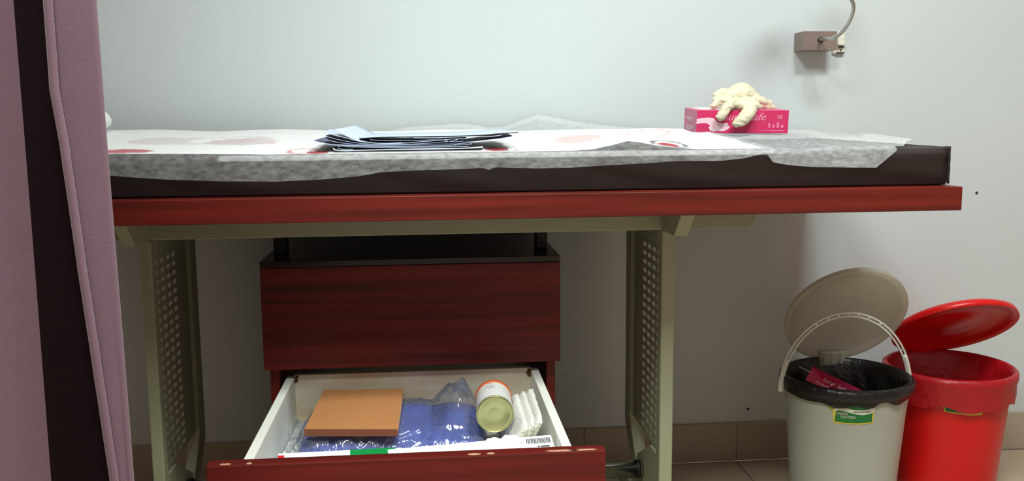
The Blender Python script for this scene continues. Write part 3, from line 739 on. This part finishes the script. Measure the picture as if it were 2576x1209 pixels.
# gauze packs standing on edge beside the drawer side
for k, (pxf, pyf, pxb, pyb, th, lab) in enumerate((
    (1324, 1068, 1298, 985, .0125, 'white gauze swab pack next to the tin can'),
    (1342, 1060, 1316, 978, .0105, 'thin white gauze swab pack between two others'),
    (1361, 1050, 1335, 972, .0115, 'white gauze swab pack against the drawer side'))):
    zt = .372+.003*k
    A = at_z(pxf, pyf, zt); B = at_z(pxb, pyb, zt)
    g = thing('gauze_pack', (float((A[0]+B[0])/2), float((A[1]+B[1])/2), FZ+.02), lab, 'gauze', 'gauze packs in the drawer')
    lean = .034
    def gz(u, w):   # rounded slab: u around, w along
        a = 2*PI*u; sx = math.copysign(abs(math.cos(a))**.5, math.cos(a)); sz = math.copysign(abs(math.sin(a))**.4, math.sin(a))
        hh = .036; P = A+(B-A)*w; zc = zt-hh
        e = 1-.25*max(0, (abs(w-.5)-.47)/.03)
        return (P[0]+lean*(sz-1)*-.5*-1+th/2*sx*e+.0012*nz(w*9, a, k), P[1], max(FZ+.001, zc+hh*sz*e+.001*nz(w*12, a*2, k+4)))
    v, f = grid(24, 16, gz, True)
    f.append(tuple(range(23, -1, -1))); f.append(tuple(15*24+i for i in range(24)))
    o = mesh('swab_stack', v, f, M_GAUZE, g, smooth=True)
    bm = bmesh.new(); bm.from_mesh(o.data); bmesh.ops.recalc_face_normals(bm, faces=bm.faces); bm.to_mesh(o.data); bm.free()
    # frayed front edge
    V = []
    for i in range(24):
        p = v[i]; V.append((p[0], p[1]-.0015, p[2]))
    V.append((np.mean([p[0] for p in V]), V[0][1]-.003, np.mean([p[2] for p in V])))
    mesh('frayed_edge', V, [(i, (i+1) % 24, 24) for i in range(24)], M_GAUZE2, g, smooth=True)
# tissue under the tin
def tis(u, v):
    x = .075+.115*u; y = 1.435+.15*v
    e = (max(0, 1-abs(2*u-1)**4)*max(0, 1-abs(2*v-1)**4))**.4
    z = FZ+.002+e*(.060+.012*nz(x*38, y*34, 3)+.010*abs(nz(x*70, y*60, 6)))
    return (x, y, z)
v, f = grid(46, 46, tis); ts = mesh('tissue', v, f, M_TISSUE, None, (.13, 1.5, FZ), True); tag(ts, 'crumpled white tissue in front of the tin can in the drawer', 'tissue')
# printed card leaning behind the drawer front, text end towards the gauze
def card(name, quad, zq, m, label, cat):
    P = [np.array(at_z(a, b, z)) for (a, b), z in zip(quad, zq)]
    c = np.mean(P, axis=0); t = thing(name, (float(c[0]), float(c[1]), FZ), label, cat)
    V = [tuple(p) for p in P]+[(p[0], p[1], p[2]-.0012) for p in P]
    o = mesh('card', V, [(0, 1, 2, 3), (7, 6, 5, 4), (0, 4, 5, 1), (1, 5, 6, 2), (2, 6, 7, 3), (3, 7, 4, 0)], m, t)
    bm = bmesh.new(); bm.from_mesh(o.data); bmesh.ops.recalc_face_normals(bm, faces=bm.faces); bm.to_mesh(o.data); bm.free()
    def mp(u, w, lift=.0006):
        p = (P[3]*(1-u)+P[2]*u)*(1-w)+(P[0]*(1-u)+P[1]*u)*w; return (p[0], p[1]-lift*.3, p[2]+lift)
    return t, mp
c1, mp1 = card('printed_card', [(975, 1130), (1385, 1093), (1402, 1140), (980, 1160)], [.367, .367, .352, .352], M_PAPER, 'white printed card with small black text lying along the drawer front', 'card')
def on1(x, y): return mp1(.885+x/.20, .60+y/.055)
for k in range(16):   # dense hatched print block and a thin dashed line below it
    u = .835+k*.0095; w0, w1 = (.56, .88) if k % 2 else (.60, .86)
    mesh('printed_mark', [mp1(u, w0), mp1(u+.005, w0), mp1(u+.0095, w1), mp1(u+.0045, w1)], [(0, 1, 2, 3)], M_INK, c1)
for u0, u1 in ((.84, .875), (.88, .91), (.915, .97)):
    mesh('printed_mark', [mp1(u0, .38), mp1(u1, .38), mp1(u1, .45), mp1(u0, .45)], [(0, 1, 2, 3)], M_INK, c1)
ring = [mp1(.80+.018*math.cos(a), .55+.17*math.sin(a)) for a in np.linspace(0, 2*PI, 20, endpoint=False)]+[mp1(.80+.012*math.cos(a), .55+.11*math.sin(a)) for a in np.linspace(0, 2*PI, 20, endpoint=False)]
mesh('printed_mark', ring, [(k, (k+1) % 20, 20+(k+1) % 20, 20+k) for k in range(20)], M_INK, c1)
c2, mp2 = card('printed_leaflet', [(700, 1140), (1010, 1125), (1012, 1165), (698, 1180)], [.362, .362, .350, .350], M_PAPER, 'white leaflet with a green band and red mark by the drawer front', 'leaflet')
mesh('green_band', [mp2(.58, 0), mp2(.95, 0), mp2(.95, 1), mp2(.58, 1)], [(0, 1, 2, 3)], M_GREENINK, c2)
mesh('red_mark', [mp2(.0, .45), mp2(.05, .45), mp2(.05, .85), mp2(.0, .85)], [(0, 1, 2, 3)], M_REDINK, c2)

# ------------------------------------------------------------------ bins
def lid_mesh(name, r, theta, hx, hy, hz, m, parent, th=.010, yawdeg=0):
    """shallow dished lid hinged at (hx,hy,hz), opened by theta, inside towards the viewer"""
    prof = [(0, .004), (r*.35, .004), (r*.38, .0055), (r*.5, .0055), (r*.66, .0045), (r*.69, .0025), (r*.88, .002), (r*.90, -.004), (r*.93, -.007), (r*.965, -.008), (r*.985, -.010), (r, -.009), (r*1.0, -.002), (r*.985, .005), (r*.9, .012), (r*.6, .018), (0, .020)]
    V = []; Fc = []; seg = 56
    c, s = math.cos(theta), math.sin(theta); cz, sz = math.cos(yawdeg), math.sin(yawdeg)
    for (rr, hh) in prof:
        for k in range(seg):
            a = 2*PI*k/seg; x = rr*math.cos(a); d = r+rr*math.sin(a)    # d = distance from the hinge
            y = -d*c+hh*s*1; z = d*s+hh*c
            X, Yy = x*cz-y*sz, x*sz+y*cz
            V.append((hx+X, hy+Yy, hz+z))
    for j in range(len(prof)-1):
        for k in range(seg): Fc.append((j*seg+k, j*seg+(k+1) % seg, (j+1)*seg+(k+1) % seg, (j+1)*seg+k))
    o = mesh(name, V, Fc, m, parent, smooth=True)
    bm = bmesh.new(); bm.from_mesh(o.data); bmesh.ops.remove_doubles(bm, verts=bm.verts, dist=1e-5); bmesh.ops.recalc_face_normals(bm, faces=bm.faces); bm.to_mesh(o.data); bm.free()
    for p in o.data.polygons: p.use_smooth = True
    return o
def liner(name, cx, cy, r, zr, drop, m, base, seed, label, deep=.16, rim=.009):
    prof = [(0, zr-deep*1.02), (r*.4, zr-deep), (r*.72, zr-deep*.97), (r*.78, zr-deep*.7), (r*.84, zr-deep*.4), (r*.89, zr-.03), (r*.95, zr-.008), (r*.985, zr+rim*.5), (r+.002, zr+rim*.8), (r+rim, zr+rim*.2), (r+rim+.001, zr-.010), (r+rim*.55, zr-.024), (r+.004, zr-drop*.75), (r+.003, zr-drop)]
    def fn(a, j, rr, z):
        k = 1 if j < 6 else (.25 if j < 11 else .5)
        rr += k*.006*nz(math.cos(a)*4, math.sin(a)*4, z*22+seed)+k*.003*nz(math.cos(a)*14, math.sin(a)*14, z*30+seed)
        if j >= 11:
            rr = max(rr, r+.0025-(zr-z)*.09)
            z -= (j-10)/3*.016*nz(math.cos(a)*3+seed, math.sin(a)*3, 1)
        if j < 7: rr = max(0, min(rr, r*(.93 if j < 6 else .97)))
        return rr, z
    o = lathe(name, prof, cx, cy, m, None, base, 72, fn); tag(o, label, 'bin liner'); return o
# white bin
WX, WYc, WR, WZ = .925, 1.962, .134, .309
wb = thing('pedal_bin', (WX, WYc, 0), 'white plastic bin with open lid, carrying handle and black liner', 'bin')
lathe('bin_body', [(0, .006), (.1, .006), (.104, 0), (.108, .004), (.112, .03), (.128, .24), (WR, WZ-.02), (WR, WZ), (WR-.0015, WZ), (.1262, .23), (.110, .02), (0, .015)], WX, WYc, M_BINW, wb)
lw_ = lid_mesh('lid', .142, math.radians(58), WX+.028, 2.113, WZ+.004, M_LIDW, wb)
hb = box('hinge', WX-.005, WX+.061, 2.085, 2.118, WZ-.012, WZ+.024, M_LIDW, wb, bv=.004)
for x in (.005, .025, .045): box('hinge_rib', WX+x-.004, WX+x+.004, 2.081, 2.0855, WZ-.006, WZ+.022, M_LIDW, hb, bv=.0015)
# carrying handle: twin rails joined by short ribs
HA = at_y(2135, 792, WYc); HR = at_y(2287, 972, WYc); hrx = HR[0]-WX; htop = HA[2]; hz0 = HR[2]
def bail(a, dr, dy): return (WX+(hrx+dr)*math.cos(a), WYc+dy+.004*math.sin(a), hz0+(htop-hz0+dr)*math.sin(a))
hd = None
for dr in (-.004, .004):
    pts = [bail(a, dr, 0) for a in np.linspace(0, PI, 60)]
    o = tube('handle_rail', pts, .0026, M_HANDLE, wb, seg=8)
for a in (1.05, 1.25, 1.42, 1.57, 1.72, 1.88, 2.08):
    tube('handle_rib', [bail(a-.012, -.004, 0), bail(a-.012, .004, 0)], .0028, M_HANDLE, wb, seg=8)
for a, b in ((0, .45), (PI-.45, PI)):
    pts = [bail(t, 0, 0) for t in np.linspace(a, b, 14)]
    tube('handle_end', pts, .0052, M_HANDLE, wb, seg=10)
# sticker wrapped on the body
def bodyr(z): return .112+(z-.03)/(.24-.03)*.016 if z < .24 else .128+(z-.24)/(.289-.24)*.006
def cyl_map(cx, cy, rf, lift):
    def m(px, py):
        # walk along the camera ray to the body surface
        v = ray(px, py); t = (cy-.14)/v[1]
        for _ in range(60):
            p = np.array([0, 0, EYE])+v*t; d = math.hypot(p[0]-cx, p[1]-cy)-(rf(p[2])+lift)
            t += d*.8
            if abs(d) < 1e-5: break
        return tuple(np.array([0, 0, EYE])+v*t)
    return m
def poly_patch(name, top_, bot_, m, parent, mp, n=16):
    """strip between two pixel outlines"""
    def ip(l, t): return (np.interp(t, np.linspace(0, 1, len(l)), [p[0] for p in l]), np.interp(t, np.linspace(0, 1, len(l)), [p[1] for p in l]))
    V = []; Fc = []; rws = 5
    for j in range(rws):
        for i in range(n+1):
            a = ip(top_, i/n); b = ip(bot_, i/n); s = j/(rws-1); V.append(mp(a[0]+(b[0]-a[0])*s, a[1]+(b[1]-a[1])*s))
    for j in range(rws-1):
        for i in range(n): Fc.append((j*(n+1)+i, (j+1)*(n+1)+i, (j+1)*(n+1)+i+1, j*(n+1)+i+1))
    return mesh(name, V, Fc, m, parent, smooth=True)
L1, L2, L3, L4 = [cyl_map(WX, WYc, bodyr, k) for k in (.0006, .0010, .0014, .0018)]
st = poly_patch('sticker', [(2090, 996), (2145, 1001), (2203, 1000)], [(2097, 1062), (2130, 1066), (2160, 1067.5), (2196, 1064)], M_YELLOW, wb, L1)
poly_patch('sticker_print', [(2083, 996), (2110, 998)], [(2085, 1028), (2108, 1029)], M_LIME, st, L1)
poly_patch('sticker_print', [(2110, 998), (2145, 1001), (2199, 999)], [(2099, 1059), (2130, 1063), (2160, 1064), (2193, 1061)], M_GREEN, st, L2)
poly_patch('sticker_print', [(2098, 1028), (2110, 1023), (2128, 1026), (2150, 1031), (2170, 1032), (2190, 1028), (2203, 1015)], [(2097, 1034), (2110, 1031), (2128, 1035), (2150, 1041), (2170, 1044), (2190, 1040), (2202, 1033)], M_STW, st, L3)
poly_patch('sticker_print', [(2126, 1006), (2155, 1009), (2181, 1010)], [(2126, 1015), (2155, 1016), (2181, 1016)], M_STRED, st, L3)
poly_patch('sticker_print', [(2126, 1015), (2155, 1016), (2182, 1016.5)], [(2127, 1021), (2155, 1022.5), (2181, 1022)], M_YELLOW, st, L3)
poly_patch('sticker_print', [(2105, 1036), (2132, 1038)], [(2106, 1042), (2133, 1044)], M_STGREY, st, L4)
lettering('lettering', 'DUSTBIN', 9.5, 0, lambda x, y: L4(2133+x, 1049-y+x*.07), M_STW, st)
poly_patch('sticker_print', [(2146, 1034.5), (2190, 1034)], [(2146, 1038), (2189, 1037.5)], M_STGREY, st, L4)
liner('bin_liner', WX, WYc, WR+.001, WZ+.001, .030, M_LINB, (WX, WYc, WZ), 3, 'black plastic bag lining the white bin, folded over its rim')
# discarded pink carton and strip in the white bin
q = [at_z(2045, 921, .303), at_z(2027, 953, .299), at_z(2105, 990, .262), at_z(2168, 981, .283)]
ct = thing('discarded_carton', (WX, WYc, .25), 'flattened pink glove carton thrown into the white bin', 'carton')
cm = np.mean(q, axis=0); q2 = [p+(cm-p)*.0 for p in q]
V = [tuple(p) for p in q2]+[tuple(p-np.array([0, .001, .002])) for p in q2]
o = mesh('panel', V, [(0, 1, 2, 3), (7, 6, 5, 4), (0, 4, 5, 1), (1, 5, 6, 2), (2, 6, 7, 3), (3, 7, 4, 0)], M_PINK, ct)
bm = bmesh.new(); bm.from_mesh(o.data); bmesh.ops.recalc_face_normals(bm, faces=bm.faces); bm.to_mesh(o.data); bm.free()
A0, A1, A3 = q[0], q[1], q[3]
def cmap(x, y):
    p = A0+(A3-A0)*x+(A1-A0)*y; return (p[0], p[1]-.0004, p[2]+.0012)
lettering('lettering', 'Surgi Safe', .2, .3, lambda x, y: cmap(.52+x*.62, .50-y*1.9), M_PINKW, ct)
lettering('lettering', 'Powder', .2, .0, lambda x, y: cmap(.36+x*.5, .86-y*1.3), M_PINKW, ct)
pa, pb = at_z(1991, 914, .302), at_z(2042, 938, .299)
d = pb-pa
V = []
for p, w in ((pa, .002), (pa+d*.5, .0035), (pb, .0045)):
    V += [(p[0], p[1]-w, p[2]), (p[0], p[1]+w, p[2]+.001), (p[0], p[1]+w, p[2]+.0022), (p[0], p[1]-w, p[2]+.0012)]
f = [(3, 2, 1, 0), (8, 9, 10, 11)]+[(j*4+k, j*4+(k+1) % 4, (j+1)*4+(k+1) % 4, (j+1)*4+k) for j in range(2) for k in range(4)]
ps = mesh('paper_strip', V, f, M_PAPER, None, tuple(pa)); tag(ps, 'narrow white paper strip poking out of the white bin', 'paper')
# red bin
RX, RY, RR, RZ = 1.2205, 2.052, .138, .296
rb = thing('pedal_bin', (RX, RY, 0), 'red plastic bin with open lid and red liner behind the white bin', 'bin')
lathe('bin_body', [(0, .006), (.1, .006), (.106, 0), (.110, .004), (.114, .03), (.131, .23), (RR, RZ-.02), (RR, RZ), (RR-.0015, RZ), (.1287, .22), (.112, .02), (0, .015)], RX, RY, M_BINR, rb)
lid_mesh('lid', .143, math.radians(36), RX+.022, 2.196, RZ+.008, M_BINR, rb)
h2 = box('hinge', RX-.02, RX+.05, 2.186, 2.206, RZ-.012, RZ+.018, M_BINR, rb, bv=.004)
def bodyr2(z): return .114+(z-.03)/.2*.017 if z < .23 else .131+(z-.23)/.046*.007
K1, K2 = cyl_map(RX, RY, bodyr2, .0006), cyl_map(RX, RY, bodyr2, .001)
s2 = poly_patch('sticker', [(2370, 1015), (2420, 1020), (2473, 1018)], [(2376, 1034), (2400, 1039.5), (2440, 1044.5), (2471, 1043)], M_YELLOW, rb, K1)
poly_patch('sticker_print', [(2372, 1014), (2420, 1019), (2471, 1017)], [(2380, 1034), (2402, 1037), (2440, 1041), (2467, 1039)], M_GREEN, s2, K2)
liner('bin_liner', RX, RY, RR+.001, RZ+.001, .066, M_LINR, (RX, RY, RZ), 11, 'red plastic bag lining the red bin, folded over its rim', .18, .008)

# ------------------------------------------------------------------ curtain
CY = .95
def cx_at(px, py, Y=CY): return at_y(px, py, Y)[0]
xr_ = cx_at(245, 0); xd0 = cx_at(34, 0)
XR0, XR1 = xr_, cx_at(340, 1209)
zt_, zb_ = at_y(245, 0, CY)[2], at_y(340, 1209, CY)[2]
flap = [(2.3, cx_at(100, 0, CY-.012)), (at_y(125, 0, CY-.012)[2], cx_at(125, 0, CY-.012)), (at_y(150, 250, CY-.012)[2], cx_at(143, 250, CY-.012)), (at_y(170, 320, CY-.012)[2], cx_at(160, 320, CY-.012)), (at_y(215, 700, CY-.012)[2], cx_at(215, 700, CY-.012)), (at_y(290, 1209, CY-.012)[2], cx_at(292, 1209, CY-.012)), (.02, cx_at(335, 1209, CY-.012))]
fz = [p[0] for p in flap][::-1]; fx_ = [p[1] for p in flap][::-1]
sec_n = [60, 26, 10, 24, 14]
def curtain_row(z):
    P = []; mats = []
    xr_ = XR0+(z-zt_)/(zb_-zt_)*(XR1-XR0)
    for i in range(sec_n[0]):   # mauve run towards the left
        t = i/sec_n[0]; x = -1.35+(xd0+1.35)*t; P.append((x, CY+.018*math.sin((x-xd0)*26)*min(1, abs(x-xd0)*14)+.004*nz(x*9, z*1.3))); mats.append(0)
    for i in range(sec_n[1]):   # dark band
        t = i/sec_n[1]; x = xd0+(xr_-.004-xd0)*t; P.append((x, CY+.008*math.sin(t*PI)+.002*nz(x*12, z*2, 3))); mats.append(1)
    for i in range(sec_n[2]):   # folded edge
        a = -PI/2+PI*i/(sec_n[2]-1); P.append((xr_-.004+.004*math.cos(a)+.0012*nz(z*3, 5), CY-.004-.004*math.sin(a))); mats.append(0)
    xf_ = float(np.interp(z, fz, fx_)); wr = max(.006, (xr_-.004-xf_)); xf_ = xr_-.004-wr
    for i in range(1, sec_n[3]+1):   # flap folded back to the front
        t = i/sec_n[3]; x = xr_-.004-wr*t
        P.append((x, CY-.008-.004*t+.0004*math.sin(t*5+z*3)+.0005*nz(x*14, z*5, 8))); mats.append(0)
    for i in range(1, sec_n[4]+1):   # rolled hem of the flap
        a = PI*1.5*i/sec_n[4]; P.append((xf_-.004*math.sin(a), CY-.012-.004+.004*math.cos(a)-.001*nz(z*30, 2))); mats.append(0)
    return P, mats
zs = [2.3-(2.3-.015)*i/90 for i in range(91)]
V = []; Fc = []; FM = []
for j, z in enumerate(zs):
    P, mt = curtain_row(z); nP = len(P)
    V += [(x, y, z) for x, y in P]
    if j < 90:
        for i in range(nP-1): Fc.append((j*nP+i, j*nP+i+1, (j+1)*nP+i+1, (j+1)*nP+i)); FM.append(mt[i])
cu = mesh('curtain', V, Fc, [M_MAUVE, M_PLUM], None, (-.7, CY, 0), True)
for p, m_ in zip(cu.data.polygons, FM): p.material_index = m_
solid(cu, .0008)
tag(cu, 'mauve privacy curtain with a dark plum stripe and a folded over edge', 'curtain')
